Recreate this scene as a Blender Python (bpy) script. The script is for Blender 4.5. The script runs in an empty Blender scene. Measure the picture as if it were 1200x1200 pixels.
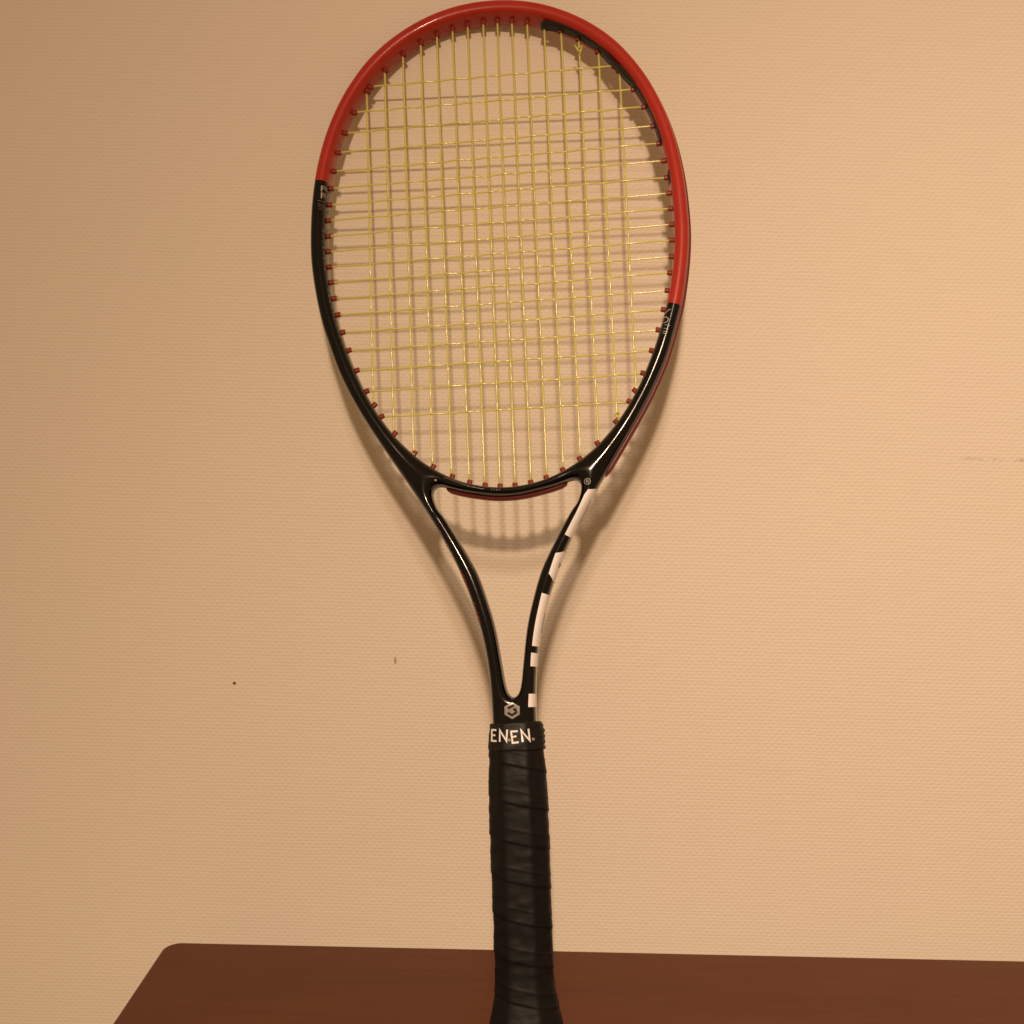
import bpy, bmesh, math, random
import numpy as np
from mathutils import Vector, Matrix
from mathutils.bvhtree import BVHTree

sc = bpy.context.scene
random.seed(4)
rng = np.random.default_rng(7)

# ------------------------------------------------------------------ camera
PITCH, ROLL = math.radians(4.46), math.radians(1.25)
fwd = Vector((0, math.cos(PITCH), -math.sin(PITCH)))
rx0 = Vector((1, 0, 0)); up0 = Vector((0, math.sin(PITCH), math.cos(PITCH)))
cr = rx0*math.cos(ROLL) + up0*math.sin(ROLL)
cu = up0*math.cos(ROLL) - rx0*math.sin(ROLL)
cd = bpy.data.cameras.new('camera'); cam = bpy.data.objects.new('camera', cd)
sc.collection.objects.link(cam)
cam.matrix_world = Matrix(((cr.x, cu.x, -fwd.x, 0), (cr.y, cu.y, -fwd.y, -0.82), (cr.z, cu.z, -fwd.z, 0.38), (0, 0, 0, 1)))
cd.sensor_width = 36; cd.lens = 36*1294/1200; cd.clip_start = 0.01; cd.clip_end = 50
sc.camera = cam

# ------------------------------------------------------------------ light: warm room lamps, dim warm room around
w = bpy.data.worlds.new('World'); sc.world = w; w.use_nodes = True
w.node_tree.nodes['Background'].inputs[0].default_value = (1.0, 0.60, 0.30, 1)
w.node_tree.nodes['Background'].inputs[1].default_value = 0.32
def spot(name, loc, aim, energy, radius, size, blend, col):
    l = bpy.data.lights.new(name, 'SPOT'); l.energy = energy; l.shadow_soft_size = radius
    l.spot_size = math.radians(size); l.spot_blend = blend; l.color = col
    o = bpy.data.objects.new(name, l); sc.collection.objects.link(o)
    o.location = loc; o.rotation_euler = (Vector(aim)-Vector(loc)).to_track_quat('-Z', 'Y').to_euler()
    return o
WARM = (1.0, 0.665, 0.415)
spot('ceiling_lamp', (-0.041, -1.596, 1.06), (1.40, 0, -1.60), 83, 0.040, 150, 1.0, (1.0, 0.69, 0.46))
spot('ceiling_lamp_upper', (-0.043, -1.50, 1.26), (1.20, 0, -1.00), 53, 0.060, 90, 1.0, (1.0, 0.735, 0.53))
sc.view_settings.view_transform = 'Standard'; sc.view_settings.look = 'None'
sc.view_settings.exposure = 0.0; sc.view_settings.gamma = 1.0

# ------------------------------------------------------------------ helpers
def tag(o, label=None, cat=None, group=None, kind=None):
    for k, v in (('label', label), ('category', cat), ('group', group), ('kind', kind)):
        if v: o[k] = v
    return o

def mesh_obj(name, verts, faces, m=None, parent=None, smooth=True):
    me = bpy.data.meshes.new(name)
    me.from_pydata([tuple(map(float, p)) for p in verts], [], [tuple(map(int, q)) for q in faces])
    me.update()
    if smooth: me.polygons.foreach_set('use_smooth', [True]*len(me.polygons))
    if m: me.materials.append(m)
    o = bpy.data.objects.new(name, me); sc.collection.objects.link(o)
    if parent: o.parent = parent
    return o

class NT:
    def __init__(s, name):
        s.m = bpy.data.materials.new(name); s.m.use_nodes = True
        s.t = s.m.node_tree; s.b = s.t.nodes['Principled BSDF']; s.l = s.t.links
    def n(s, kind, ins=None, **kw):
        x = s.t.nodes.new(kind)
        for k, v in kw.items(): setattr(x, k, v)
        for k, v in (ins or {}).items():
            if hasattr(v, 'is_linked') or isinstance(v, bpy.types.NodeSocket): s.l.new(v, x.inputs[k])
            else: x.inputs[k].default_value = v
        return x
    def math(s, op, a, b=0.0, c=None, clamp=False):
        x = s.t.nodes.new('ShaderNodeMath'); x.operation = op; x.use_clamp = clamp
        for i, v in enumerate((a, b) if c is None else (a, b, c)):
            if isinstance(v, bpy.types.NodeSocket): s.l.new(v, x.inputs[i])
            else: x.inputs[i].default_value = v
        return x.outputs[0]
    def mix(s, f, a, b):
        x = s.t.nodes.new('ShaderNodeMix'); x.data_type = 'RGBA'
        for i, v in ((0, f), (6, a), (7, b)):
            if isinstance(v, bpy.types.NodeSocket): s.l.new(v, x.inputs[i])
            else: x.inputs[i].default_value = v if i == 0 else (*v[:3], 1)
        return x.outputs[2]
    def set(s, **kw):
        for k, v in kw.items():
            k = {'base': 'Base Color', 'rough': 'Roughness', 'normal': 'Normal', 'metal': 'Metallic', 'spec': 'Specular IOR Level', 'coat': 'Coat Weight', 'coatr': 'Coat Roughness', 'trans': 'Transmission Weight', 'sheen': 'Sheen Weight'}[k]
            if isinstance(v, bpy.types.NodeSocket): s.l.new(v, s.b.inputs[k])
            else: s.b.inputs[k].default_value = (*v, 1) if isinstance(v, tuple) else v
        return s.m
    def coord(s): return s.n('ShaderNodeTexCoord').outputs['Object']
    def noise(s, scale, detail=3, rough=.5, vec=None):
        x = s.n('ShaderNodeTexNoise'); x.inputs['Scale'].default_value = scale; x.inputs['Detail'].default_value = detail
        x.inputs['Roughness'].default_value = rough; s.l.new(vec or s.coord(), x.inputs['Vector']); return x.outputs['Fac']
    def ramp(s, v, a, b): return s.n('ShaderNodeMapRange', {'Value': v, 'From Min': a, 'From Max': b}).outputs['Result']
    def bump(s, h, strength, dist, normal=None):
        x = s.n('ShaderNodeBump', {'Height': h, 'Strength': strength, 'Distance': dist})
        if normal: s.l.new(normal, x.inputs['Normal'])
        return x.outputs['Normal']

def wall_material():
    t = NT('woven_wallpaper'); co = t.coord(); xyz = t.n('ShaderNodeSeparateXYZ', {0: co})
    X, Z = xyz.outputs[0], xyz.outputs[2]
    # threads wander a little
    nz = t.noise(34, 3, .6, co); nf = t.noise(210, 2, .5, co)
    zz = t.math('ADD', Z, t.math('MULTIPLY', t.math('SUBTRACT', nz, .5), .0020))
    xx = t.math('ADD', X, t.math('MULTIPLY', t.math('SUBTRACT', nf, .5), .0040))
    row = t.math('MULTIPLY', zz, 1/.0026)
    fr = t.math('FRACT', row); rown = t.math('FLOOR', row)
    # each rib is a rounded cord
    cord = t.math('SINE', t.math('MULTIPLY', fr, math.pi))
    cord = t.math('POWER', t.math('ABSOLUTE', cord), .6)
    ph = t.math('MULTIPLY', t.math('FRACT', t.math('MULTIPLY', rown, .5)), 2*math.pi)
    seg = t.math('SINE', t.math('ADD', t.math('MULTIPLY', xx, 2*math.pi/.0052), ph))
    h = t.math('MULTIPLY', cord, t.math('ADD', .72, t.math('MULTIPLY', seg, .42)))
    h = t.math('ADD', h, t.math('MULTIPLY', t.noise(420, 3, .6, co), .55))
    h = t.math('ADD', h, t.math('MULTIPLY', t.noise(60, 2, .6, t.n('ShaderNodeMapping', {0: co, 'Scale': (.35, 1, 5)}).outputs[0]), .9))
    nrm = t.bump(h, .36, .00055)
    big = t.noise(2.2, 3, .5, co); mid = t.noise(26, 3, .55, co)
    f = t.math('MULTIPLY', t.math('ADD', t.math('MULTIPLY', big, .7), t.math('MULTIPLY', mid, .3)), 1, clamp=True)
    base = t.mix(f, (.77, .712, .625), (.84, .778, .665))
    base = t.mix(t.math('MULTIPLY', t.ramp(t.noise(6.5, 3, .55, co), .35, .7), .5), base, (.815, .728, .648))  # uneven lighting put into the colour as soft pinkish blotches
    gro = t.math('MULTIPLY', t.math('SUBTRACT', 1, cord), .045)
    base = t.mix(gro, base, (.50, .42, .33))
    # small marks on the paper: a dot, a short tick, a scuff
    def spot_mask(x0, z0, sx, sz, warp=0.0):
        dx = t.math('DIVIDE', t.math('SUBTRACT', X, x0), sx)
        zc = Z
        if warp: zc = t.math('ADD', Z, t.math('MULTIPLY', t.math('SUBTRACT', t.noise(70, 2, .5, co), .5), warp))
        dz = t.math('DIVIDE', t.math('SUBTRACT', zc, z0), sz)
        d = t.math('SQRT', t.math('ADD', t.math('MULTIPLY', dx, dx), t.math('MULTIPLY', dz, dz)))
        return t.math('SUBTRACT', 1, t.math('MULTIPLY', t.math('SUBTRACT', d, .55), 2.0, clamp=True), clamp=True)
    dots = t.math('MAXIMUM', spot_mask(-.2072, .1812, .0016, .0015), t.math('MULTIPLY', spot_mask(-.0857, .2014, .0012, .0034), .6))
    scuff = t.math('MULTIPLY', spot_mask(.378, .3630, .052, .0016, .004), t.ramp(t.noise(160, 3, .7, co), .38, .62))
    scuff = t.math('MULTIPLY', scuff, .45)
    base = t.mix(t.math('MAXIMUM', dots, scuff), base, (.14, .09, .055))
    return t.set(base=base, rough=.62, normal=nrm, spec=.28)

def wood_material():
    t = NT('brown_table_wood'); co = t.coord()
    mp = t.n('ShaderNodeMapping', {0: co, 'Scale': (1.1, 18, 18)}).outputs[0]
    g = t.noise(9, 5, .6, mp); g2 = t.noise(2.0, 3, .5, t.n('ShaderNodeMapping', {0: co, 'Scale': (.8, 7, 7)}).outputs[0])
    fine = t.noise(60, 3, .6, mp)
    f = t.math('ADD', t.math('MULTIPLY', g, .55), t.math('MULTIPLY', g2, .5))
    base = t.mix(t.ramp(f, .30, .80), (.096, .031, .0125), (.142, .047, .0195))
    rough = t.ramp(t.noise(14, 3, .5, co), .1, .9)
    r = t.math('ADD', t.math('MULTIPLY', rough, .12), .42)
    n = t.bump(fine, .25, .0003)
    return t.set(base=base, rough=r, normal=n, spec=.22)

def frame_material():
    t = NT('lacquered_frame'); co = t.coord(); xyz = t.n('ShaderNodeSeparateXYZ', {0: co}); X, Y = xyz.outputs[0], xyz.outputs[1]
    left = t.math('LESS_THAN', X, 0.0)
    # red crown: the paint line sits higher on the left branch than on the right
    ll = t.math('ADD', .5388, t.math('MULTIPLY', X, -.14))     # about .556 at the left rim
    lr = t.math('ADD', .4850, t.math('MULTIPLY', X, -.29))     # about .450 at the right rim
    line = t.math('ADD', t.math('MULTIPLY', left, ll), t.math('MULTIPLY', t.math('SUBTRACT', 1, left), lr))
    red = t.math('GREATER_THAN', Y, line)
    mott = t.noise(38, 4, .6, co)
    rc = t.mix(mott, (.385, .022, .014), (.47, .035, .022))
    sc_ = t.ramp(t.noise(900, 2, .5, t.n('ShaderNodeMapping', {0: co, 'Scale': (1, .12, 1)}).outputs[0]), .70, .78)
    rc = t.mix(t.math('MULTIPLY', sc_, .25), rc, (.62, .20, .13))
    rc = t.mix(t.math('MULTIPLY', t.ramp(t.noise(14, 3, .6, co), .45, .75), .35), rc, (.34, .022, .012))
    kc = t.mix(t.ramp(t.noise(700, 3, .6, co), .66, .8), (.0040, .0035, .0035), (.0085, .0075, .007))
    base = t.mix(red, kc, rc)
    rr = t.math('ADD', t.math('MULTIPLY', red, .17), t.math('ADD', .10, t.math('MULTIPLY', t.noise(120, 4, .7, co), .09)))
    n = t.bump(t.noise(150, 3, .5, co), .08, .0006)
    t.b.inputs['IOR'].default_value = 1.38
    return t.set(base=base, rough=rr, normal=n, spec=.36, coat=.25, coatr=.07)

def plain(name, c, rough=.5, var=.12, scale=300, spec=.5, metal=0., bump=0.):
    t = NT(name); co = t.coord(); nz = t.noise(scale, 3, .6, co)
    base = t.mix(nz, tuple(x*(1-var) for x in c), tuple(min(1, x*(1+var)) for x in c))
    kw = dict(base=base, rough=rough, spec=spec, metal=metal)
    if bump: kw['normal'] = t.bump(nz, .5, bump)
    return t.set(**kw)

def grip_material():
    t = NT('tacky_overgrip'); co = t.coord()
    n1 = t.noise(900, 2, .6, co)
    n2 = t.noise(55, 3, .6, t.n('ShaderNodeMapping', {0: co, 'Scale': (1, 2.6, 1)}).outputs[0])
    base = t.mix(n2, (.0036, .0037, .0039), (.0075, .0074, .0072))
    r = t.math('ADD', .42, t.math('MULTIPLY', n2, .22))
    nn = t.bump(n2, .16, .0014); nn = t.bump(n1, .18, .0002, nn)
    return t.set(base=base, rough=r, normal=nn, spec=.2)

M_wall, M_wood, M_frame, M_grip = wall_material(), wood_material(), frame_material(), grip_material()
M_red = plain('red_grommet_nylon', (.24, .027, .011), .42, .2, 500)
M_dred = plain('dark_red_guard', (.15, .016, .011), .42, .2, 200)
M_blk = plain('black_nylon', (.008, .007, .007), .42, .2, 300, spec=.2)
M_col = plain('black_rubber_collar', (.008, .007, .006), .48, .25, 200, spec=.25, bump=.0004)
M_wht = plain('white_lacquer', (.88, .88, .90), .28, .03, 200)
M_gry = plain('grey_print', (.42, .38, .33), .4, .1, 300)
M_dim = plain('dim_grey_print', (.13, .12, .11), .4, .1, 300)
M_rpr = plain('red_print', (.30, .020, .008), .35, .1, 300)
M_chip = plain('bare_chip', (.50, .45, .38), .6, .2, 900)
M_slv = plain('silver_foil', (.27, .25, .24), .30, .6, 200, metal=.5)
def string_material():
    t = NT('yellow_string'); co = t.coord()
    nz = t.noise(60, 3, .6, co)
    base = t.mix(nz, (.74, .72, .19), (.84, .83, .26))
    t.set(base=base, rough=.145, spec=.85)
    tr = t.n('ShaderNodeBsdfTransparent', {'Color': (1.0, .90, .52, 1)})
    mx = t.t.nodes.new('ShaderNodeMixShader'); mx.inputs[0].default_value = .32
    out = [x for x in t.t.nodes if x.type == 'OUTPUT_MATERIAL'][0]
    t.l.new(t.b.outputs[0], mx.inputs[1]); t.l.new(tr.outputs[0], mx.inputs[2]); t.l.new(mx.outputs[0], out.inputs[0])
    return t.m
M_str = string_material()

# ------------------------------------------------------------------ setting
S = 3.0
wv = [(-S, .0028, -1.2), (S, .0028, -1.2), (S, .0028, 2.4), (-S, .0028, 2.4), (-S, .12, -1.2), (S, .12, -1.2), (S, .12, 2.4), (-S, .12, 2.4)]
wf = [(0, 1, 2, 3), (5, 4, 7, 6), (4, 0, 3, 7), (1, 5, 6, 2), (3, 2, 6, 7), (4, 5, 1, 0)]
wall = mesh_obj('wall', wv, wf, M_wall, smooth=False); tag(wall, kind='structure')

def make_table():
    # rounded-rectangle top with an eased edge
    x0, x1, y0, y1 = -.2445, 1.25, -.66, -.0425
    R = .012; out = []
    for cx, cy, a0 in ((x1-R, y1-R, 0), (x0+R, y1-R, 90), (x0+R, y0+R, 180), (x1-R, y0+R, 270)):
        for k in range(9):
            a = math.radians(a0+k*90/8); out.append((cx, cy, math.cos(a), math.sin(a)))
    prof = [(R-.0025, 0), (R-.0015, -.00025), (R-.0005, -.0009), (R, -.0025), (R, -.0275), (R-.0008, -.0292), (R-.0025, -.030)]
    V, Fc = [], []
    n = len(out)
    for rr, z in prof:
        for cx, cy, a, b in out: V.append((cx+a*rr, cy+b*rr, z))
    for j in range(len(prof)-1):
        for i in range(n):
            k = (i+1) % n; Fc.append((j*n+i, (j+1)*n+i, (j+1)*n+k, j*n+k))
    Fc.append(tuple(range(n))); Fc.append(tuple(range((len(prof)-1)*n, len(prof)*n))[::-1])
    o = mesh_obj('table', V, Fc, M_wood, smooth=False)
    return tag(o, 'brown wooden table top with a rounded corner, under the racket handle', 'table')
table = make_table()

# ------------------------------------------------------------------ the racket, built in its own frame: u across, v along, w out of the string bed (metres)
PO = Vector((0.0151071, -0.1648973, 0.0139032))
PU = Vector((0.99458356, -0.07199229, 0.07497098)); PV = Vector((-0.05663403, 0.2294639, 0.9716682)).normalized()
PN = PU.cross(PV).normalized(); PU = PV.cross(PN).normalized()
racket = bpy.data.objects.new('tennis_racket', None); sc.collection.objects.link(racket)
racket.matrix_world = Matrix(((PU.x, PV.x, PN.x, PO.x), (PU.y, PV.y, PN.y, PO.y), (PU.z, PV.z, PN.z, PO.z), (0, 0, 0, 1)))
tag(racket, 'red and black tennis racket with yellow strings leaning against the cream wall', 'tennis racket')
for o_ in (racket,): o_.empty_display_size = .05

MM = .001
CV = 500.0
# inner rim, polar about (0, 500), degrees from the tip
TH = np.arange(0, 181, 10)
RI = np.array([172.0, 170.8, 166.4, 159.3, 150.5, 141.2, 132.9, 126.0, 121.4, 119.3, 118.9, 120.3, 123.7, 129.4, 137.6, 147.1, 156.3, 163.2, 165.6])
RO = np.array([182.9, 181.5, 177.0, 170.2, 161.0, 151.6, 143.2, 136.4, 131.8, 129.7, 129.1, 130.7])   # to 110 deg
def catmull(P, n, closed=True):
    P = np.asarray(P, float); N = len(P); out = []
    rngi = range(N) if closed else range(N-1)
    for i in rngi:
        p0, p1, p2, p3 = [P[(i+k) % N] if closed else P[min(max(i+k, 0), N-1)] for k in (-1, 0, 1, 2)]
        for t in np.arange(n)/n:
            out.append(.5*((2*p1)+(-p0+p2)*t+(2*p0-5*p1+4*p2-p3)*t*t+(-p0+3*p1-3*p2+p3)*t**3))
    if not closed: out.append(P[-1])
    return np.array(out)
def sym_closed(half):           # half: from the tip (u=0) down the right side to the bottom (u=0)
    h = np.asarray(half, float)
    l = h[1:-1][::-1].copy(); l[:, 0] *= -1
    return np.vstack([h, l])
inner_half = [(r*math.sin(math.radians(t)), CV+r*math.cos(math.radians(t))) for t, r in zip(TH, RI)]
inner_half[0] = (0, inner_half[0][1]); inner_half[-1] = (0, inner_half[-1][1])
INNER = catmull(sym_closed(inner_half), 10)
outer_half = [(r*math.sin(math.radians(t)), CV+r*math.cos(math.radians(t))) for t, r in zip(TH[:12], RO)]
outer_half[0] = (0, outer_half[0][1])
shaft = [(440, 118.3), (420, 111.6), (405, 105.0), (390, 97.2), (375, 88.3), (360, 78.8), (345, 69.1), (330, 59.6), (315, 50.6), (300, 42.3), (285, 34.9), (270, 28.8), (255, 23.7), (240, 19.6), (225, 16.8), (210, 15.1), (195, 14.3), (180, 14.0), (165, 14.0)]
outer_half += [(u, v) for v, u in shaft] + [(0, 165)]
oc = sym_closed(outer_half[:-1] + [(0, 165)])
OUTER = catmull(oc, 8)
hole_half = [(0, 328.5), (12, 329.3), (27, 332.2), (36, 334.8), (42, 337.0), (46, 337.3), (48.8, 334.6), (48.9, 329.5), (46.2, 322), (41.2, 315), (31.8, 299), (21.0, 278), (14.1, 257), (10.0, 240), (7.1, 220), (5.2, 206), (3.2, 199.6), (0, 197.4)]
HOLE = catmull(sym_closed(hole_half), 6)

def poly_sdf(P, X, Y):
    A = P; B = np.roll(P, -1, 0)
    d2 = np.full(X.shape, 1e18); ins = np.zeros(X.shape, bool)
    for (ax, ay), (bx, by) in zip(A, B):
        ex, ey = bx-ax, by-ay; L = ex*ex+ey*ey
        if L < 1e-12: continue
        px, py = X-ax, Y-ay
        t = np.clip((px*ex+py*ey)/L, 0, 1)
        d2 = np.minimum(d2, (px-t*ex)**2+(py-t*ey)**2)
        if ay != by:
            c = ((ay > Y) != (by > Y)) & (X < (bx-ax)*(Y-ay)/(by-ay)+ax)
            ins ^= c
    d = np.sqrt(d2); return np.where(ins, -d, d)
G2 = 1.0
gu = np.arange(-136, 136.1, G2); gv = np.arange(158, 690.1, G2)
GX, GY = np.meshgrid(gu, gv, indexing='ij')
dO, dI, dH = (poly_sdf(P, GX, GY) for P in (OUTER, INNER, HOLE))
def smax(a, b, k):
    h = np.clip(.5+.5*(a-b)/k, 0, 1); return b+(a-b)*h+k*h*(1-h)
D2 = np.maximum(np.maximum(dO, -dI), -dH)
def d2_at(u, v):
    fu = np.clip((u-gu[0])/G2, 0, len(gu)-1.001); fv = np.clip((v-gv[0])/G2, 0, len(gv)-1.001)
    i = fu.astype(int); j = fv.astype(int); a = fu-i; b = fv-j
    return D2[i, j]*(1-a)*(1-b)+D2[i+1, j]*a*(1-b)+D2[i, j+1]*(1-a)*b+D2[i+1, j+1]*a*b
HD, RR, PW = 10.5, 5.4, 3.0
def crown(u, v):      # the yoke between hoop and shafts is domed: a wider rounding there
    return RR+8.0*np.exp(-((np.abs(u)-61)/17)**2-((v-350)/26)**2)
def sdf3(d, wz, u, v):
    A = crown(u, v); a = np.maximum(d+A, 0); b = np.abs(wz)*A/HD
    return (a**PW+b**PW)**(1/PW)-A
def surface_nets():
    gw = np.arange(-12.5, 12.6, 1.0)
    F = sdf3(D2[:, :, None], gw[None, None, :], gu[:, None, None], gv[None, :, None])
    ins = F < 0
    nx, ny, nz = F.shape
    cnt = np.zeros((nx-1, ny-1, nz-1)); pos = np.zeros((nx-1, ny-1, nz-1, 3))
    for ax in range(3):
        offs = [(i, j, k) for i in (0, 1) for j in (0, 1) for k in (0, 1) if (i, j, k)[ax] == 0]
        for of in offs:
            s0 = tuple(slice(of[q], of[q]+(nx, ny, nz)[q]-1) for q in range(3))
            o1 = list(of); o1[ax] += 1
            s1 = tuple(slice(o1[q], o1[q]+(nx, ny, nz)[q]-1) for q in range(3))
            A, B = F[s0], F[s1]; m = (A < 0) != (B < 0)
            t = np.where(m, A/np.where(m, A-B, 1), 0)
            cnt += m
            for q in range(3):
                pos[..., q] += np.where(m, of[q]+(t if q == ax else 0), 0)
    act = cnt > 0
    idx = -np.ones(act.shape, int); idx[act] = np.arange(act.sum())
    base = np.argwhere(act).astype(float)
    P = base+pos[act]/cnt[act][:, None]
    P = np.stack([gu[0]+P[:, 0]*G2, gv[0]+P[:, 1]*G2, gw[0]+P[:, 2]], 1)
    for _ in range(3):      # pull the vertices onto the exact surface
        e = .4
        f0 = sdf3(d2_at(P[:, 0], P[:, 1]), P[:, 2], P[:, 0], P[:, 1])
        S_ = lambda a, b, c: sdf3(d2_at(P[:, 0]+a, P[:, 1]+b), P[:, 2]+c, P[:, 0]+a, P[:, 1]+b)
        g = np.stack([S_(e, 0, 0)-S_(-e, 0, 0), S_(0, e, 0)-S_(0, -e, 0), S_(0, 0, e)-S_(0, 0, -e)], 1)/(2*e)
        gl = np.maximum(np.linalg.norm(g, axis=1), .3)[:, None]
        P -= np.clip(f0[:, None]*g/gl**2, -.5, .5)
    faces = []
    for ax in range(3):
        s0 = [slice(1, -1)]*3; s1 = [slice(1, -1)]*3; s0[ax] = slice(0, -1); s1[ax] = slice(1, None)
        A, B = ins[tuple(s0)], ins[tuple(s1)]
        for m, flip in ((A & ~B, False), (~A & B, True)):
            e = np.argwhere(m)
            if not len(e): continue
            for q in range(3):
                if q != ax: e[:, q] += 1
            b, c = [(1, 2), (2, 0), (0, 1)][ax]
            quad = []
            for db, dc in ((-1, -1), (0, -1), (0, 0), (-1, 0)):
                f = e.copy(); f[:, b] += db; f[:, c] += dc
                quad.append(idx[f[:, 0], f[:, 1], f[:, 2]])
            quad = np.stack(quad, 1)
            if flip: quad = quad[:, ::-1]
            faces.append(quad)
    return P, np.vstack(faces)
P, Q = surface_nets()
Q = Q[(Q >= 0).all(1)]
me = bpy.data.meshes.new('frame')
me.vertices.add(len(P)); me.vertices.foreach_set('co', (P*MM).ravel())
me.loops.add(len(Q)*4); me.loops.foreach_set('vertex_index', Q.ravel().astype(np.int32))
me.polygons.add(len(Q)); me.polygons.foreach_set('loop_start', (np.arange(len(Q))*4).astype(np.int32))
me.update(calc_edges=True); me.validate()
me.polygons.foreach_set('use_smooth', [True]*len(me.polygons)); me.materials.append(M_frame)
frame = bpy.data.objects.new('frame', me); sc.collection.objects.link(frame); frame.parent = racket
bm = bmesh.new(); bm.from_mesh(me); bmesh.ops.smooth_vert(bm, verts=bm.verts, factor=.5, use_axis_x=True, use_axis_y=True, use_axis_z=True)
bm.to_mesh(me)
BV_FRAME = BVHTree.FromBMesh(bm); bm.free()
frame['label'] = 'glossy black frame with a red crown'

# -------- flat prints laid onto a surface
def project(bvh, u, v, lift):
    hit = bvh.ray_cast(Vector((u*MM, v*MM, .06)), Vector((0, 0, -1)))
    if hit[0] is None: return None
    return hit[0]+hit[1]*lift*MM
def strokes(name, lines, width, bvh, m, parent, lift=.12, step=.45, wob=0.0):
    V, Fc = [], []
    for ln in lines:
        ln = [np.array(p, float) for p in ln]
        closed = np.allclose(ln[0], ln[-1]) and len(ln) > 2
        n = len(ln)
        offs = []
        for i in range(n):
            a = ln[i-1] if i > 0 else (ln[-2] if closed else None)
            b = ln[i+1] if i < n-1 else (ln[1] if closed else None)
            ds = []
            if a is not None: ds.append((ln[i]-a)/np.linalg.norm(ln[i]-a))
            if b is not None: ds.append((b-ln[i])/np.linalg.norm(b-ln[i]))
            ns = [np.array([-d[1], d[0]]) for d in ds]
            s = sum(ns); s /= np.linalg.norm(s); k = 1/max(.35, float(s@ns[0])); offs.append(s*k*width/2)
        rows = []
        for i in range(n-1):
            k = max(1, int(np.linalg.norm(ln[i+1]-ln[i])/step))
            for q in range(k+(i == n-2)):
                t = q/k; c = ln[i]*(1-t)+ln[i+1]*t; o = offs[i]*(1-t)+offs[i+1]*t
                rows.append([c+o*s_ for s_ in (-1, -.33, .33, 1)])
        ids = []
        for r in rows:
            rr = []
            for c in r:
                h = project(bvh, c[0], c[1], lift)
                rr.append(None if h is None else len(V))
                if h is not None: V.append(h)
            ids.append(rr)
        for r0, r1 in zip(ids[:-1], ids[1:]):
            for k in range(3):
                q = (r0[k], r0[k+1], r1[k+1], r1[k])
                if None not in q: Fc.append(q)
    return mesh_obj(name, V, Fc, m, parent)
def polygon_patch(name, poly, bvh, m, parent, lift=.1):
    c = np.mean(poly, 0); V = []; Fc = []
    rings = 6; n = len(poly)*4
    pts = []
    for i in range(len(poly)):
        a = np.array(poly[i]); b = np.array(poly[(i+1) % len(poly)])
        for k in range(4): pts.append(a+(b-a)*k/4)
    for r in range(1, rings+1):
        for p in pts:
            q = c+(p-c)*r/rings; V.append(project(bvh, q[0], q[1], lift))
    V.append(project(bvh, c[0], c[1], lift)); C0 = len(V)-1
    for i in range(n): Fc.append((C0, i, (i+1) % n))
    for r in range(rings-1):
        for i in range(n):
            k = (i+1) % n; Fc.append((r*n+i, (r+1)*n+i, (r+1)*n+k, r*n+k))
    return mesh_obj(name, V, Fc, m, parent)

# -------- strips that follow a contour: s is the arc along it, q the way round the section
class Contour:
    def __init__(s, P, ccw_out):
        s.P = P; s.closed = np.vstack([P, P[:1]])
        seg = np.diff(s.closed, axis=0); L = np.hypot(*seg.T); s.S = np.concatenate([[0], np.cumsum(L)]); s.len = s.S[-1]
        s.sign = ccw_out
    def at(s, t):
        t = t % s.len
        f = lambda tt: np.array([np.interp(tt % s.len, s.S, s.closed[:, 0]), np.interp(tt % s.len, s.S, s.closed[:, 1])])
        p = f(t); d = f(t+1.5)-f(t-1.5); d /= np.linalg.norm(d)
        return p, np.array([d[1], -d[0]])*s.sign      # point, normal pointing out of the material
    def nearest(s, u, v):
        d = np.hypot(s.P[:, 0]-u, s.P[:, 1]-v); i = int(d.argmin()); best = s.S[i]
        ts = np.linspace(best-3, best+3, 61)
        ds = [np.hypot(*(s.at(t)[0]-(u, v))) for t in ts]; k = int(np.argmin(ds)); return ts[k] % s.len, ds[k]
    def skin(s, t, q, lift=.12):      # q<0: mm inward on the front face; q = 0..pi: round the section to the back
        p, n = s.at(t)
        if q < 0: return np.array([*(p-n*(RR-q)), HD+lift])
        sq, cq = math.sin(q), math.cos(q)
        x = RR*(1-abs(sq)**(2/PW)); wz = HD*math.copysign(abs(cq)**(2/PW), cq)
        return np.array([*(p-n*(x-lift*sq)), wz+lift*cq])
def side_out(P, n_test):
    return n_test
C_OUT = Contour(OUTER, -1.0); C_IN = Contour(INNER, 1.0); C_HOLE = Contour(HOLE, 1.0)
# the outlines run clockwise from the tip; check which way their normals leave the material
def fix(c, want_far):
    p, n = c.at(5.0)
    away = np.array([0, 1.0]) if want_far else np.array([0, -1.0])
    if n@away < 0: c.sign *= -1
fix(C_OUT, True); fix(C_IN, False); fix(C_HOLE, False)
def w_to_q(wz): return math.acos(math.copysign(abs(wz/HD)**(PW/2), wz))
def in_at(wz): return RR*(1-(1-min(1, abs(wz)/HD)**PW)**(1/PW))

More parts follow.
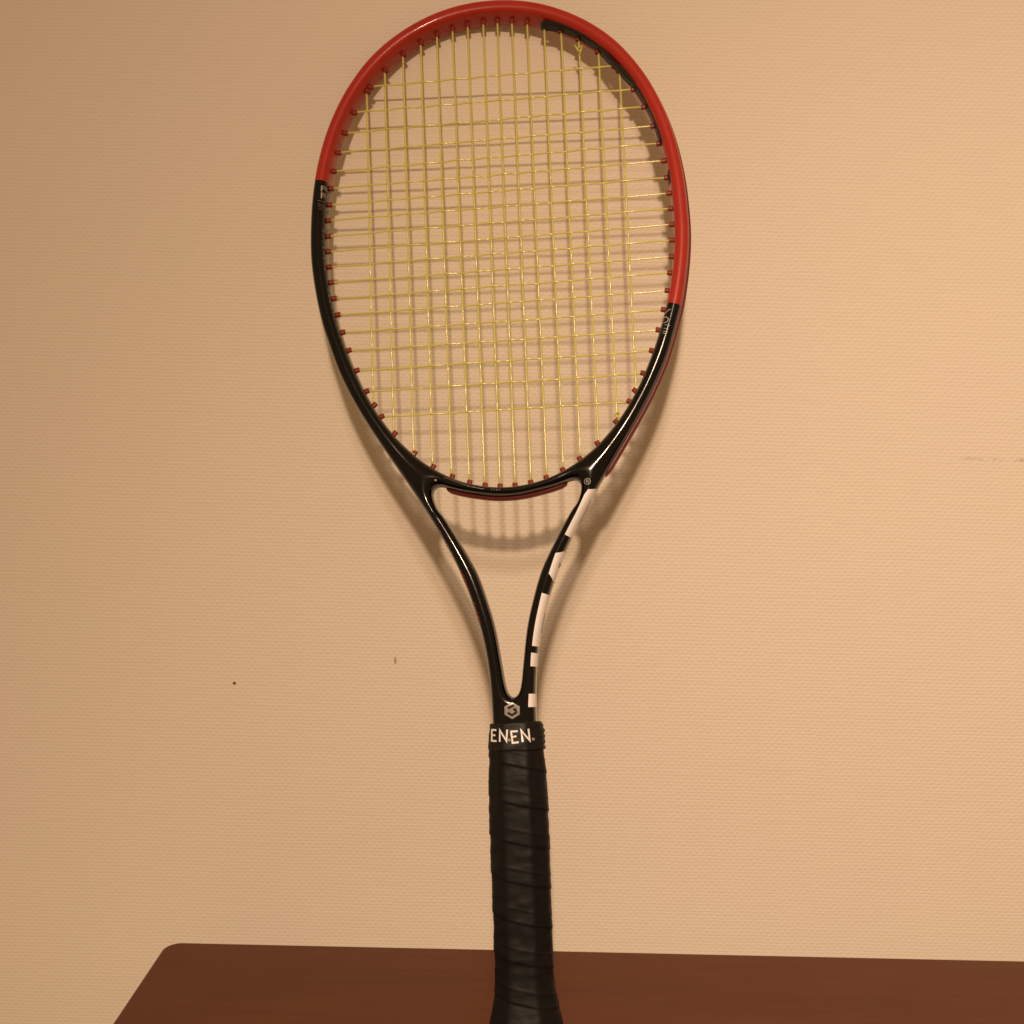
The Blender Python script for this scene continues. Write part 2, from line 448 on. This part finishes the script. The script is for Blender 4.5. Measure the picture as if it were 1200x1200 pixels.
def skin_patch(name, con, srange, q0, q1, m, parent, holes=(), ns=40, nq=14, lift=.12):
    s0, s1 = srange; V = []; Fc = []
    for i in range(ns+1):
        s = s0+(s1-s0)*i/ns
        a = q0(i/ns) if callable(q0) else q0; b = q1(i/ns) if callable(q1) else q1
        for j in range(nq+1): V.append(con.skin(s, a+(b-a)*j/nq, lift)*MM)
    for i in range(ns):
        for j in range(nq):
            k = i*(nq+1)+j
            a = q0(i/ns) if callable(q0) else q0; b = q1(i/ns) if callable(q1) else q1
            qm = a+(b-a)*(j+.5)/nq; t = (i+.5)/ns
            if any(h[0] < t < h[1] and h[2] < qm < h[3] for h in holes): continue
            Fc.append((k, k+1, k+nq+2, k+nq+1))
    return mesh_obj(name, V, Fc, m, parent)

def guard(name, con, s0, s1, w0, w1, t_, m, parent, ns=200, taper=8.0, sink=1.0):
    """a moulded strip with a rounded outside, standing t proud of the contour"""
    V, Fc = [], []; k = 9
    for i in range(ns+1):
        s = s0+(s1-s0)*i/ns; p, n = con.at(s)
        t = t_(i/ns) if callable(t_) else t_
        e = min(abs(s-s0), abs(s1-s))/taper; f = math.sqrt(max(0., 1-(1-min(1, e))**2)); wc = (w0+w1)/2; hw = (w1-w0)/2*(.75+.25*f)
        for j in range(k):
            a = math.pi*j/(k-1)
            x = math.copysign(abs(math.cos(a))**.45, math.cos(a)); y = math.sin(a)**.45
            off = -sink+(t*f+sink)*y-in_at(wc+hw*x)
            V.append(np.array([*(p+n*off), wc+hw*x])*MM)
    for i in range(ns):
        for j in range(k-1):
            a = i*k+j; Fc.append((a, a+1, a+k+1, a+k))
        Fc.append((i*k+k-1, i*k, (i+1)*k, (i+1)*k+k-1))
    Fc.append(tuple(range(k))); Fc.append(tuple(range(ns*k, ns*k+k))[::-1])
    return mesh_obj(name, V, Fc, m, parent)

# outer guard round the head
sa, _ = C_OUT.nearest(64, 340); sb, _ = C_OUT.nearest(-110, 570)
if sa > sb: sa, sb = sb, sa
g = guard('bumper_guard', C_OUT, sb-C_OUT.len, sa, -8.8, 3.0, lambda f: .45+1.7*min(1, max(0, f*1.9-.7)), M_dred, racket, ns=460)
g['label'] = 'dark red guard strip round the outside of the head'
# strip under the bridge
ha, _ = C_HOLE.nearest(40.5, 336.5); hb, _ = C_HOLE.nearest(-40.5, 336.5)
if abs(hb-ha) > C_HOLE.len/2:
    if ha > hb: ha -= C_HOLE.len
    else: hb -= C_HOLE.len
guard('bridge_strip', C_HOLE, min(ha, hb), max(ha, hb), -9.2, 1.6, 2.4, M_dred, racket, ns=120, taper=6)

# -------- strings
from_c = lambda P, u, v, du, dv: None
def rim_hit(u, v, du, dv):
    """where a string line meets the inner rim"""
    best = None
    A = INNER; B = np.roll(INNER, -1, 0)
    for a, b in zip(A, B):
        e = b-a; den = du*e[1]-dv*e[0]
        if abs(den) < 1e-9: continue
        t = ((a[0]-u)*e[1]-(a[1]-v)*e[0])/den; s = ((a[0]-u)*dv-(a[1]-v)*du)/den
        if 0 <= s <= 1 and t > 0 and (best is None or t < best[0]): best = (t, a+e*s)
    return best[1]
mains = [(-89.9, 617, -88.9), (-76.7, 633, -75.4), (-63.3, 646, -62.2), (-50.4, 654, -49.6), (-38.6, 660, -37.1), (-27.3, 664, -25.5), (-16.4, 667, -15.0), (-5.2, 668, -4.6), (4.9, 668, 5.5), (15.2, 667, 16.0), (26.0, 664, 26.6), (37.9, 658, 38.0), (49.7, 649, 49.7), (61.8, 637, 62.0), (75.2, 621, 75.1), (89.1, 602, 88.8)]
cross = [(628.2, 630.2), (609.7, 611.4), (594.8, 597.5), (580.4, 582.8), (566.8, 569.6), (554.0, 556.6), (542.0, 544.2), (530.4, 532.8), (518.9, 521.6), (507.6, 510.2), (496.4, 499.0), (485.0, 487.4), (473.2, 475.9), (461.2, 463.6), (448.4, 450.4), (435.2, 436.5), (420.6, 422.4), (405.5, 407.3), (387.2, 388.4)]
main_lines = []; cross_lines = []
for ut, vt, um in mains:
    d = np.array([ut-um, vt-418.]); d /= np.linalg.norm(d); c = np.array([um, 418.])
    main_lines.append((rim_hit(*c, *(-d)), rim_hit(*c, *d)))
for vl, vr in cross:
    c = np.array([0, (vl+vr)/2]); d = np.array([200., vr-vl]); d /= np.linalg.norm(d)
    cross_lines.append((rim_hit(*c, *(-d)), rim_hit(*c, *d)))
def isect(m, c):
    p, r = m[0], m[1]-m[0]; q, s = c[0], c[1]-c[0]
    den = r[0]*s[1]-r[1]*s[0]
    t = ((q[0]-p[0])*s[1]-(q[1]-p[1])*s[0])/den; k = ((q[0]-p[0])*r[1]-(q[1]-p[1])*r[0])/den
    return t, k, p+r*t
def tube(name, pts, r, m, parent, sides=8):
    pts = np.asarray(pts, float); V = []; Fc = []; n = len(pts)
    T = np.gradient(pts, axis=0); T /= np.linalg.norm(T, axis=1)[:, None]
    ref = np.array([0, 0, 1.0])
    for p, t in zip(pts, T):
        a = np.cross(t, ref); a /= np.linalg.norm(a); b = np.cross(a, t)
        for k in range(sides):
            an = 2*math.pi*k/sides; V.append((p+(a*math.cos(an)+b*math.sin(an))*r)*MM)
    for i in range(n-1):
        for k in range(sides):
            l = (k+1) % sides; Fc.append((i*sides+k, i*sides+l, (i+1)*sides+l, (i+1)*sides+k))
    Fc.append(tuple(range(sides))[::-1]); Fc.append(tuple(range((n-1)*sides, n*sides)))
    return mesh_obj(name, V, Fc, m, parent)
# worn strings: the crossing points have slid a little
shift = {}
for i in range(16):
    for j in range(19):
        shift[i, j] = (rng.normal(0, .08), rng.normal(0, .13))
def woven(line, others, along_main, idx):
    L = np.linalg.norm(line[1]-line[0]); d = (line[1]-line[0])/L
    keys = [(0., line[0], 0.), ]
    for j, o in enumerate(others):
        if along_main: t, k, p = isect(line, o); ij = (idx, j)
        else: k, t, p = isect(o, line); ij = (j, idx)
        if not (0.004 < t < .996 and 0.0 < k < 1.0): continue
        sgn = 1 if (ij[0]+ij[1]) % 2 == 0 else -1
        p = p+np.array(shift[ij])*(1 if .06 < t < .94 else .3)
        keys.append((t, p, (.48 if along_main else -.48)*sgn))
    keys.append((1., line[1], 0.)); keys.sort(key=lambda x: x[0])
    out = []
    for (t0, p0, w0), (t1, p1, w1) in zip(keys[:-1], keys[1:]):
        n = 6
        for q in range(n):
            f = q/n; s = (1-math.cos(math.pi*f))/2
            p = p0+(p1-p0)*f; out.append([p[0], p[1], w0+(w1-w0)*s])
    out.append([*keys[-1][1], 0.])
    return out
for i, ml in enumerate(main_lines):
    d = (ml[1]-ml[0])/np.linalg.norm(ml[1]-ml[0])
    tube('main_string', woven((ml[0]-d*1.0, ml[1]+d*1.0), cross_lines, True, i), .72, M_str, racket)
for j, cl in enumerate(cross_lines):
    d = (cl[1]-cl[0])/np.linalg.norm(cl[1]-cl[0])
    tube('cross_string', woven((cl[0]-d*1.0, cl[1]+d*1.0), main_lines, False, j), .64, M_str, racket)

# -------- grommets: a short flanged sleeve at each string end, one mesh shared
def grommet_mesh():
    prof = [(-1.2, 1.9), (2.6, 1.80), (2.9, 1.62), (2.9, .95), (1.2, .85)]
    n = 12; V = []; Fc = []
    for x, r in prof:
        for k in range(n):
            a = 2*math.pi*k/n; V.append((x*MM, r*math.cos(a)*MM, r*math.sin(a)*MM))
    for j in range(len(prof)-1):
        for k in range(n):
            l = (k+1) % n; Fc.append((j*n+k, j*n+l, (j+1)*n+l, (j+1)*n+k))
    Fc.append(tuple(range((len(prof)-1)*n, len(prof)*n))[::-1])
    me = bpy.data.meshes.new('grommet'); me.from_pydata(V, [], [f[::-1] for f in Fc]); me.update()
    me.polygons.foreach_set('use_smooth', [False]*len(me.polygons)); me.materials.append(M_red); return me
GM = grommet_mesh()
ends = [(ml[0], ml[1]-ml[0]) for ml in main_lines]+[(ml[1], ml[0]-ml[1]) for ml in main_lines]
ends += [(cl[0], cl[1]-cl[0]) for cl in cross_lines]+[(cl[1], cl[0]-cl[1]) for cl in cross_lines]
for p, d in ends:
    s, _ = C_IN.nearest(*p); q, nrm = C_IN.at(s)
    d = d/np.linalg.norm(d); dd = nrm*.75+d*.25; dd /= np.linalg.norm(dd)
    o = bpy.data.objects.new('grommet', GM); sc.collection.objects.link(o); o.parent = racket
    X = Vector((dd[0], dd[1], 0)); Z = Vector((0, 0, 1)); Y = Z.cross(X)
    b = q if np.hypot(*(q-p)) > 1.5 else p
    o.matrix_local = Matrix(((X.x, Y.x, Z.x, b[0]*MM), (X.y, Y.y, Z.y, b[1]*MM), (X.z, Y.z, Z.z, 0), (0, 0, 0, 1)))

# -------- tie-off knots
def knot(u, v, s=1.0):
    pts = []
    for k in range(60):
        t = 2*math.pi*k/59
        pts.append([u+s*(1.5*math.sin(t)+.5*math.sin(3*t)), v+s*(1.3*math.cos(t)+.9*math.sin(2*t)), .4+s*(.9*math.cos(2*t)+.5)])
    tube('string_knot', pts, .62, M_str, racket, 6)
knot(61.8, 643.5, 1.0); knot(75.0, 379.5, .9); knot(-62.2, 361.5, .8)
tube('string_tail', [(61.4, 641.5, 1.2), (60.6, 643.2, 1.9), (59.4, 645.4, 2.3), (58.6, 646.6, 2.2)], .6, M_str, racket, 6)
tube('string_tail', [(62.2, 640.0, .9), (63.1, 643.0, 1.6), (64.4, 646.0, 1.9)], .6, M_str, racket, 6)

# -------- black grommet strip inside the upper right of the head
def strip(pts, depth, m):
    pts = np.array(pts, float); pts[:, :2] = (pts[:, :2]-(0, CV))*1.006+(0, CV); c = catmull(pts, 6, closed=False); V = []; Fc = []
    n = len(c); T = np.gradient(c[:, :2], axis=0); T /= np.linalg.norm(T, axis=1)[:, None]
    for i, (u, v, wd) in enumerate(c):
        nn = np.array([-T[i][1], T[i][0]]); e = min(i, n-1-i)/4; f = math.sqrt(1-(1-min(1, e))**2)*.85+.15
        h = wd/2*f
        for a, b in ((-h, 1.0), (-h*.8, 1.8), (h*.8, 1.8), (h, 1.0), (h, 1.0-depth), (-h, 1.0-depth)):
            V.append(np.array([u+nn[0]*a, v+nn[1]*a, 4.6+b])*MM)
    for i in range(n-1):
        for k in range(6):
            l = (k+1) % 6; Fc.append((i*6+k, i*6+l, (i+1)*6+l, (i+1)*6+k))
    Fc.append(tuple(range(6))[::-1]); Fc.append(tuple(range((n-1)*6, n*6)))
    return mesh_obj('grommet_strip', V, Fc, m, racket, smooth=False)
strip([(35.31, 661.61, 2.3), (45.47, 660.71, 3.2), (57.22, 655.77, 3.5), (68.78, 647.64, 3.3), (75.61, 641.24, 2.6), (81.14, 633.05, 2.1), (86.71, 626.17, 2.1), (90.11, 623.33, 4.2), (95.65, 616.49, 4.6), (97.79, 612.49, 2.7), (103.16, 603.17, 2.7), (108.38, 591.39, 2.6), (111.31, 581.11, 2.2), (113.79, 573.4, 3.8), (115.83, 567.0, 4.2)], 7, M_blk)['label'] = 'black strip inside the upper right of the head'
strip([(118.4, 548, 3.4), (119.1, 543, 4.0), (119.6, 537.0, 3.4)], 7, M_blk)

# -------- grip
VW = [(-10, 22.3), (-8.5, 23.3), (-2, 23.4), (4, 22.2), (9, 20.9), (15.8, 19.4), (22, 18.9), (28.4, 18.6), (48.6, 18.7), (74, 18.8), (100, 19.1), (126, 19.2), (150, 18.8), (166, 17.5), (174, 16.8)]
vv = np.array([a for a, b in VW]); ww = np.array([b for a, b in VW])
def sect(phi, W):
    D = [W, W*.945, W*.865, W*.945]
    s = 0.0
    for k in range(8):
        c = math.cos(phi-k*math.pi/4)
        if c > 0: s += (c/D[k % 4])**18
    return s**(-1/18)
PITCHG = 23.6
def grip_radius(phi, v):
    W = float(np.interp(v, vv, ww))
    ph = ((148.5+PITCHG*phi/(2*math.pi)-v)/PITCHG) % 1.0     # 0 just under a seam, growing towards the next lip
    saw = ph if ph < .95 else (1-ph)/.05*.95
    amp = .58 if 8 < v < 168 else 0.25
    rid = math.exp(-((ph-.62)/.035)**2)*.18
    return sect(phi, W-.6)+amp*(saw**1.4)*.95+rid*(v > 10)
def grip_mesh():
    na = 120; vs = np.arange(-8.6, 171.1, .65); V = []; Fc = []
    ox = .5
    wob = rng.normal(0, 1, (len(vs), na))
    for _ in range(14):
        wob = (wob+np.roll(wob, 1, 1)+np.roll(wob, -1, 1)+np.vstack([wob[:1], wob[:-1]])+np.vstack([wob[1:], wob[-1:]]))/5
    wob *= .10/wob.std()
    for i, v in enumerate(vs):
        for k in range(na):
            ph = 2*math.pi*k/na; r = grip_radius(ph, v)+wob[i, k]
            V.append(np.array([ox+r*math.cos(ph), v, r*math.sin(ph)])*MM)
    n = len(vs)
    for i in range(n-1):
        for k in range(na):
            l = (k+1) % na; Fc.append((i*na+k, (i+1)*na+k, (i+1)*na+l, i*na+l))
    # rounded butt end
    for j, (sh, dv) in enumerate(((.97, -.9), (.90, -1.5), (.5, -1.7))):
        for k in range(na):
            ph = 2*math.pi*k/na; r = grip_radius(ph, vs[0])*sh
            V.append(np.array([ox+r*math.cos(ph), vs[0]+dv, r*math.sin(ph)])*MM)
    bases = [0, n*na, (n+1)*na, (n+2)*na]
    for a, b in zip(bases[:-1], bases[1:]):
        for k in range(na):
            l = (k+1) % na; Fc.append((a+k, a+l, b+l, b+k))
    Fc.append(tuple(bases[-1]+k for k in range(na))[::1])
    Fc.append(tuple((n-1)*na+k for k in range(na))[::-1])
    return mesh_obj('grip', V, Fc, M_grip, racket)
grip = grip_mesh(); grip['label'] = 'black overgrip wound in a spiral, flaring at the butt'

def collar_mesh():
    na = 120; prof = [(164.2, 16.9, 0), (164.5, 17.7, 0), (165.3, 18.0, 0), (170, 17.75, 0), (176, 17.0, 0), (180.6, 16.45, 1), (181.3, 16.1, 1), (181.5, 15.0, 1)]
    V, Fc = [], []
    # refine
    rows = []
    for (v0, r0, a), (v1, r1, b) in zip(prof[:-1], prof[1:]):
        k = max(1, int(abs(v1-v0)/.7))
        for q in range(k): rows.append((v0+(v1-v0)*q/k, r0+(r1-r0)*q/k))
    rows.append(prof[-1][:2])
    for v, W in rows:
        for k in range(na):
            ph = 2*math.pi*k/na; r = sect(ph, W)
            d = (ph+math.pi) % (2*math.pi)-math.pi
            # the end of the tape stands off on the right, with a ragged edge
            bulge = 1.7*math.exp(-((d+.05)/.42)**2)*(.55+.45*math.sin(v*1.1)*math.sin(v*.7+1))
            r += max(0, bulge)+.12*math.sin(5*ph+v*.9)
            dv = (v-172)*0.0 + .5*math.sin(ph*1+.6)*((v-172)/9)
            V.append(np.array([.4+r*math.cos(ph), v+dv, r*math.sin(ph)])*MM)
    n = len(rows)
    for i in range(n-1):
        for k in range(na):
            l = (k+1) % na; Fc.append((i*na+k, (i+1)*na+k, (i+1)*na+l, i*na+l))
    Fc.append(tuple((n-1)*na+k for k in range(na))[::-1]); Fc.append(tuple(range(na)))
    return mesh_obj('grip_collar', V, Fc, M_col, racket)
collar = collar_mesh()
bm = bmesh.new(); bm.from_mesh(collar.data); BV_COL = BVHTree.FromBMesh(bm); bm.free()
TXT = [[(-10.93, 177.35), (-14.13, 177.46), (-14.34, 170.72), (-10.93, 170.61)], [(-14.23, 174.23), (-11.71, 174.15)], [(-8.79, 170.2), (-8.54, 177.3), (-4.47, 170.6), (-3.86, 177.6)],
       [(2.74, 176.44), (-1.39, 176.29), (-0.67, 169.3), (3.22, 169.65)], [(-1.04, 172.94), (1.91, 173.31)], [(5.73, 169.75), (4.99, 176.8), (10.0, 170.5), (9.42, 177.63)]]
for grp in (TXT[0:2], TXT[2:3], TXT[3:5], TXT[5:6]):
    strokes('letter', grp, 1.12, BV_COL, M_wht, collar, .12)
for c in ((-2.7, 171.2), (12.1, 171.1)):
    r = .62; strokes('registered_mark', [[(c[0]+r*math.cos(a), c[1]+r*math.sin(a)) for a in np.linspace(0, 2*math.pi, 13)]], .5, BV_COL, M_gry, collar, .12, .3)

# -------- prints and emblem on the frame
dx = 0.0
strokes('print_mark', [[(-120.51, 551.61), (-120.7, 547.39)], [(-120.71, 546.61), (-120.89, 542.4)]], .75, BV_FRAME, M_gry, frame)
strokes('print_mark', [[(-120.21, 551.43), (-116.76, 550.7), (-114.9, 549.5)], [(-120.23, 549.86), (-117.38, 549.34), (-115.2, 547.7)], [(-120.41, 546.43), (-117.71, 545.6), (-115.6, 544.04)], [(-120.42, 544.87), (-117.73, 543.73), (-115.6, 542.17)]], .55, BV_FRAME, M_gry, frame)
strokes('print_line', [[(-123.16, 540.69), (-117.46, 539.96)], [(-123.18, 538.19), (-117.79, 537.18)], [(-122.6, 536.59), (-118.1, 535.79)], [(-122.31, 534.85), (-119.02, 534.3)]], .35, BV_FRAME, M_dim, frame)
strokes('print_mark', [[(113.73, 447.33), (111.6, 446.1), (110.2, 445.0)], [(109.2, 442.39), (110.77, 442.23), (111.97, 440.98), (111.45, 439.25), (110.42, 438.43), (108.7, 438.46)]], .55, BV_FRAME, M_gry, frame)
strokes('print_line', [[(109.23, 436.81), (112.66, 435.95)], [(108.55, 434.66), (111.4, 433.39)], [(108.0, 432.6), (111.01, 431.51)], [(107.64, 431.28), (109.56, 430.58)]], .35, BV_FRAME, M_gry, frame)
strokes('print_line', [[(-40.46, 341.8), (-33.46, 338.9), (-24.16, 335.1), (-15.3, 332.9), (-14.0, 333.3)]], .40, BV_FRAME, M_dim, frame)
strokes('print_line', [[(-9.46, 331.91), (-8.49, 333.05)], [(-7.83, 331.59), (-7.09, 332.74)], [(-6.2, 331.42), (-5.23, 332.5)], [(-4.56, 331.43), (-3.59, 332.42)]], .32, BV_FRAME, M_dim, frame)
cx, cy, r = 53.6, 334.4, 1.95
strokes('registered_mark', [[(cx+r*math.cos(a), cy+r*math.sin(a)) for a in np.linspace(0, 2*math.pi, 21)], [(cx-.6, cy-1), (cx-.6, cy+1), (cx+.5, cy+.8), (cx+.5, cy+.1), (cx-.5, cy)], [(cx, cy), (cx+.8, cy-1)]], .38, BV_FRAME, M_gry, frame, step=.3)
HEX = [(-0.55, 194.35), (4.24, 191.7), (4.16, 186.6), (-0.75, 183.88), (-5.51, 186.8), (-5.44, 191.85)]
emb = polygon_patch('emblem', HEX, BV_FRAME, M_slv, frame, .12)
strokes('emblem_inlay', [[(0.6, 192.6), (-3.3, 190.6)], [(-3.5, 187.97), (-0.84, 186.29), (1.83, 187.87), (1.52, 189.75), (0.08, 189.84)]], 1.5, BV_FRAME, M_blk, frame, .22)

# white letter blocks wrapping the right shaft's outer side
BLK = [([(53.9, 329.2), (51.4, 325.9), (45.1, 313.6), (37.7, 300.5)], (59.31, 329.53), (42.83, 297.3), [(46.2, 306.4, 54.8, 322.8, -1.0, 4.0)]),
       ([(31.1, 288.6), (26.0, 275.2)], (37.63, 289.2), (29.46, 270.22), [(32.3, 279.4, 34.3, 281.9, -1.0, 6.8)]),
       ([(21.0, 262.5), (13.5, 229.5)], (25.49, 261.6), (17.62, 228.93), [(19.0, 237.7, 23.1, 249.7, -1.0, 5.2)]),
       ([(12.77, 224.73), (12.03, 216.66)], (16.91, 224.58), (16.04, 216.3), []),
       ([(10.28, 199.12), (9.66, 191.34)], (14.52, 199.19), (14.52, 190.91), [])]
for inn, r0, r1, ticks in BLK:
    sA, _ = C_OUT.nearest(*r0); sB, _ = C_OUT.nearest(*r1)
    # the block's edge on the front face, as inward depth along the contour
    pts = []
    for p in inn:
        s, d = C_OUT.nearest(*p)
        pts.append((s, -(d-RR) if d > RR else math.asin(max(0, 1-d/RR)**(PW/2))))
    ss = [p[0] for p in pts]; qs = [p[1] for p in pts]
    order = np.argsort(ss); xs = np.array(ss)[order]; ys = np.array(qs)[order]
    sa_, sb_ = min(sA, sB, xs[0]), max(sA, sB, xs[-1])
    # slanted ends: at the ends the block starts nearer the side
    xs = np.concatenate([[sa_-.01], xs, [sb_+.01]]); ys = np.concatenate([[1.0 if sa_ < ss[int(order[0])]-1 else ys[0]], ys, [1.0 if sb_ > ss[int(order[-1])]+1 else ys[-1]]])
    holes = []
    for (u0, v0, u1, v1, wa, wb) in ticks:
        t0, _ = C_OUT.nearest(u0, v0); t1, _ = C_OUT.nearest(u1, v1)
        a, b = sorted(((t0-sa_)/(sb_-sa_), (t1-sa_)/(sb_-sa_)))
        holes.append((a, b, w_to_q(wb), w_to_q(wa)))
    skin_patch('white_letter', C_OUT, (sa_, sb_), lambda f, xs=xs, ys=ys, a=sa_, b=sb_: float(np.interp(a+(b-a)*f, xs, ys)), w_to_q(-7.0), M_wht, frame, holes, ns=60, nq=26)

# small lettering on the left shaft's outer corner, and on the inner side of the left rim
def side_text(con, p0, p1, qa, qb, n, m, name, fill=.6):
    s0, _ = con.nearest(*p0); s1, _ = con.nearest(*p1); V, Fc = [], []
    for k in range(n):
        a = s0+(s1-s0)*(k+.15)/n; b = s0+(s1-s0)*(k+.15+fill)/n
        kind = rng.integers(0, 4)
        bars = [(0, .28, 0, 1)]
        if kind in (0, 1): bars += [(.28, 1, 0, .22), (.28, 1, .78, 1)]
        if kind in (1, 2): bars += [(.28, .9, .40, .6)]
        if kind in (2, 3): bars += [(.74, 1, .1, 1)]
        for x0, x1, y0, y1 in bars:
            i0 = len(V)
            for x in (x0, (x0+x1)/2, x1):
                for y in (y0, (y0+y1)/2, y1): V.append(con.skin(a+(b-a)*x, qa+(qb-qa)*y, .1)*MM)
            for i in range(2):
                for j in range(2): c = i0+i*3+j; Fc.append((c, c+1, c+4, c+3))
    return mesh_obj(name, V, Fc, m, frame, smooth=False)
side_text(C_OUT, (-32.6, 279.3), (-27.9, 265.8), 0.50, 1.15, 5, M_rpr, 'side_print')
side_text(C_OUT, (-26.6, 258.2), (-20.6, 243.5), 0.50, 1.15, 5, M_rpr, 'side_print')
side_text(C_OUT, (-49.0, 304.7), (-38.0, 284.5), 0.60, 1.2, 7, M_dim, 'side_print')
side_text(C_IN, (-120.3, 521), (-119.4, 489), 0.75, 1.25, 8, M_dim, 'rim_print', .5)
side_text(C_IN, (-118.6, 478), (-109.5, 440), 0.75, 1.25, 9, M_dim, 'rim_print', .5)

# worn-through chips on the lacquer edges
def chip(con, u, v, q, ds, dq):
    s, _ = con.nearest(u, v); n = 9; V = [con.skin(s, q, .08)*MM]; Fc = []
    for k in range(n):
        a = 2*math.pi*k/n; r = .7+.5*random.random()
        V.append(con.skin(s+ds*r*math.cos(a), q+dq*r*math.sin(a), .08)*MM)
    for k in range(n): Fc.append((0, 1+k, 1+(k+1) % n))
    mesh_obj('paint_chip', V, Fc, M_chip, frame)
chip(C_OUT, -16.5, 683, 1.15, .7, .2)
for uu, vv_, q_ in ((8, 684, 1.2), (31, 680, 1.35), (-58, 669, 1.3), (92, 640, 1.3), (-97, 634, 1.1), (119, 585, 1.35), (127, 530, 1.4), (60, 667, 1.15)): chip(C_OUT, uu, vv_, q_, random.uniform(.3, .8), .07)
chip(C_OUT, -129.5, 517, 1.3, .5, .12)
for k in range(9):
    v = 334-k*6.5+random.uniform(-2, 2)
    u = -float(np.interp(v, [b for b in (255, 270, 285, 300, 315, 330, 345)], (23.7, 28.8, 34.9, 42.3, 50.6, 59.6, 69.1)))
    chip(C_OUT, u, v, random.uniform(1.35, 1.6), random.uniform(.3, .9), random.uniform(.05, .11))
for p in ((-47.5, 346.5), (-46.4, 344.8)): chip(C_HOLE, *p, .35, .5, .12)
for ob in sc.objects:
    if ob.type == 'MESH': ob.data.update()
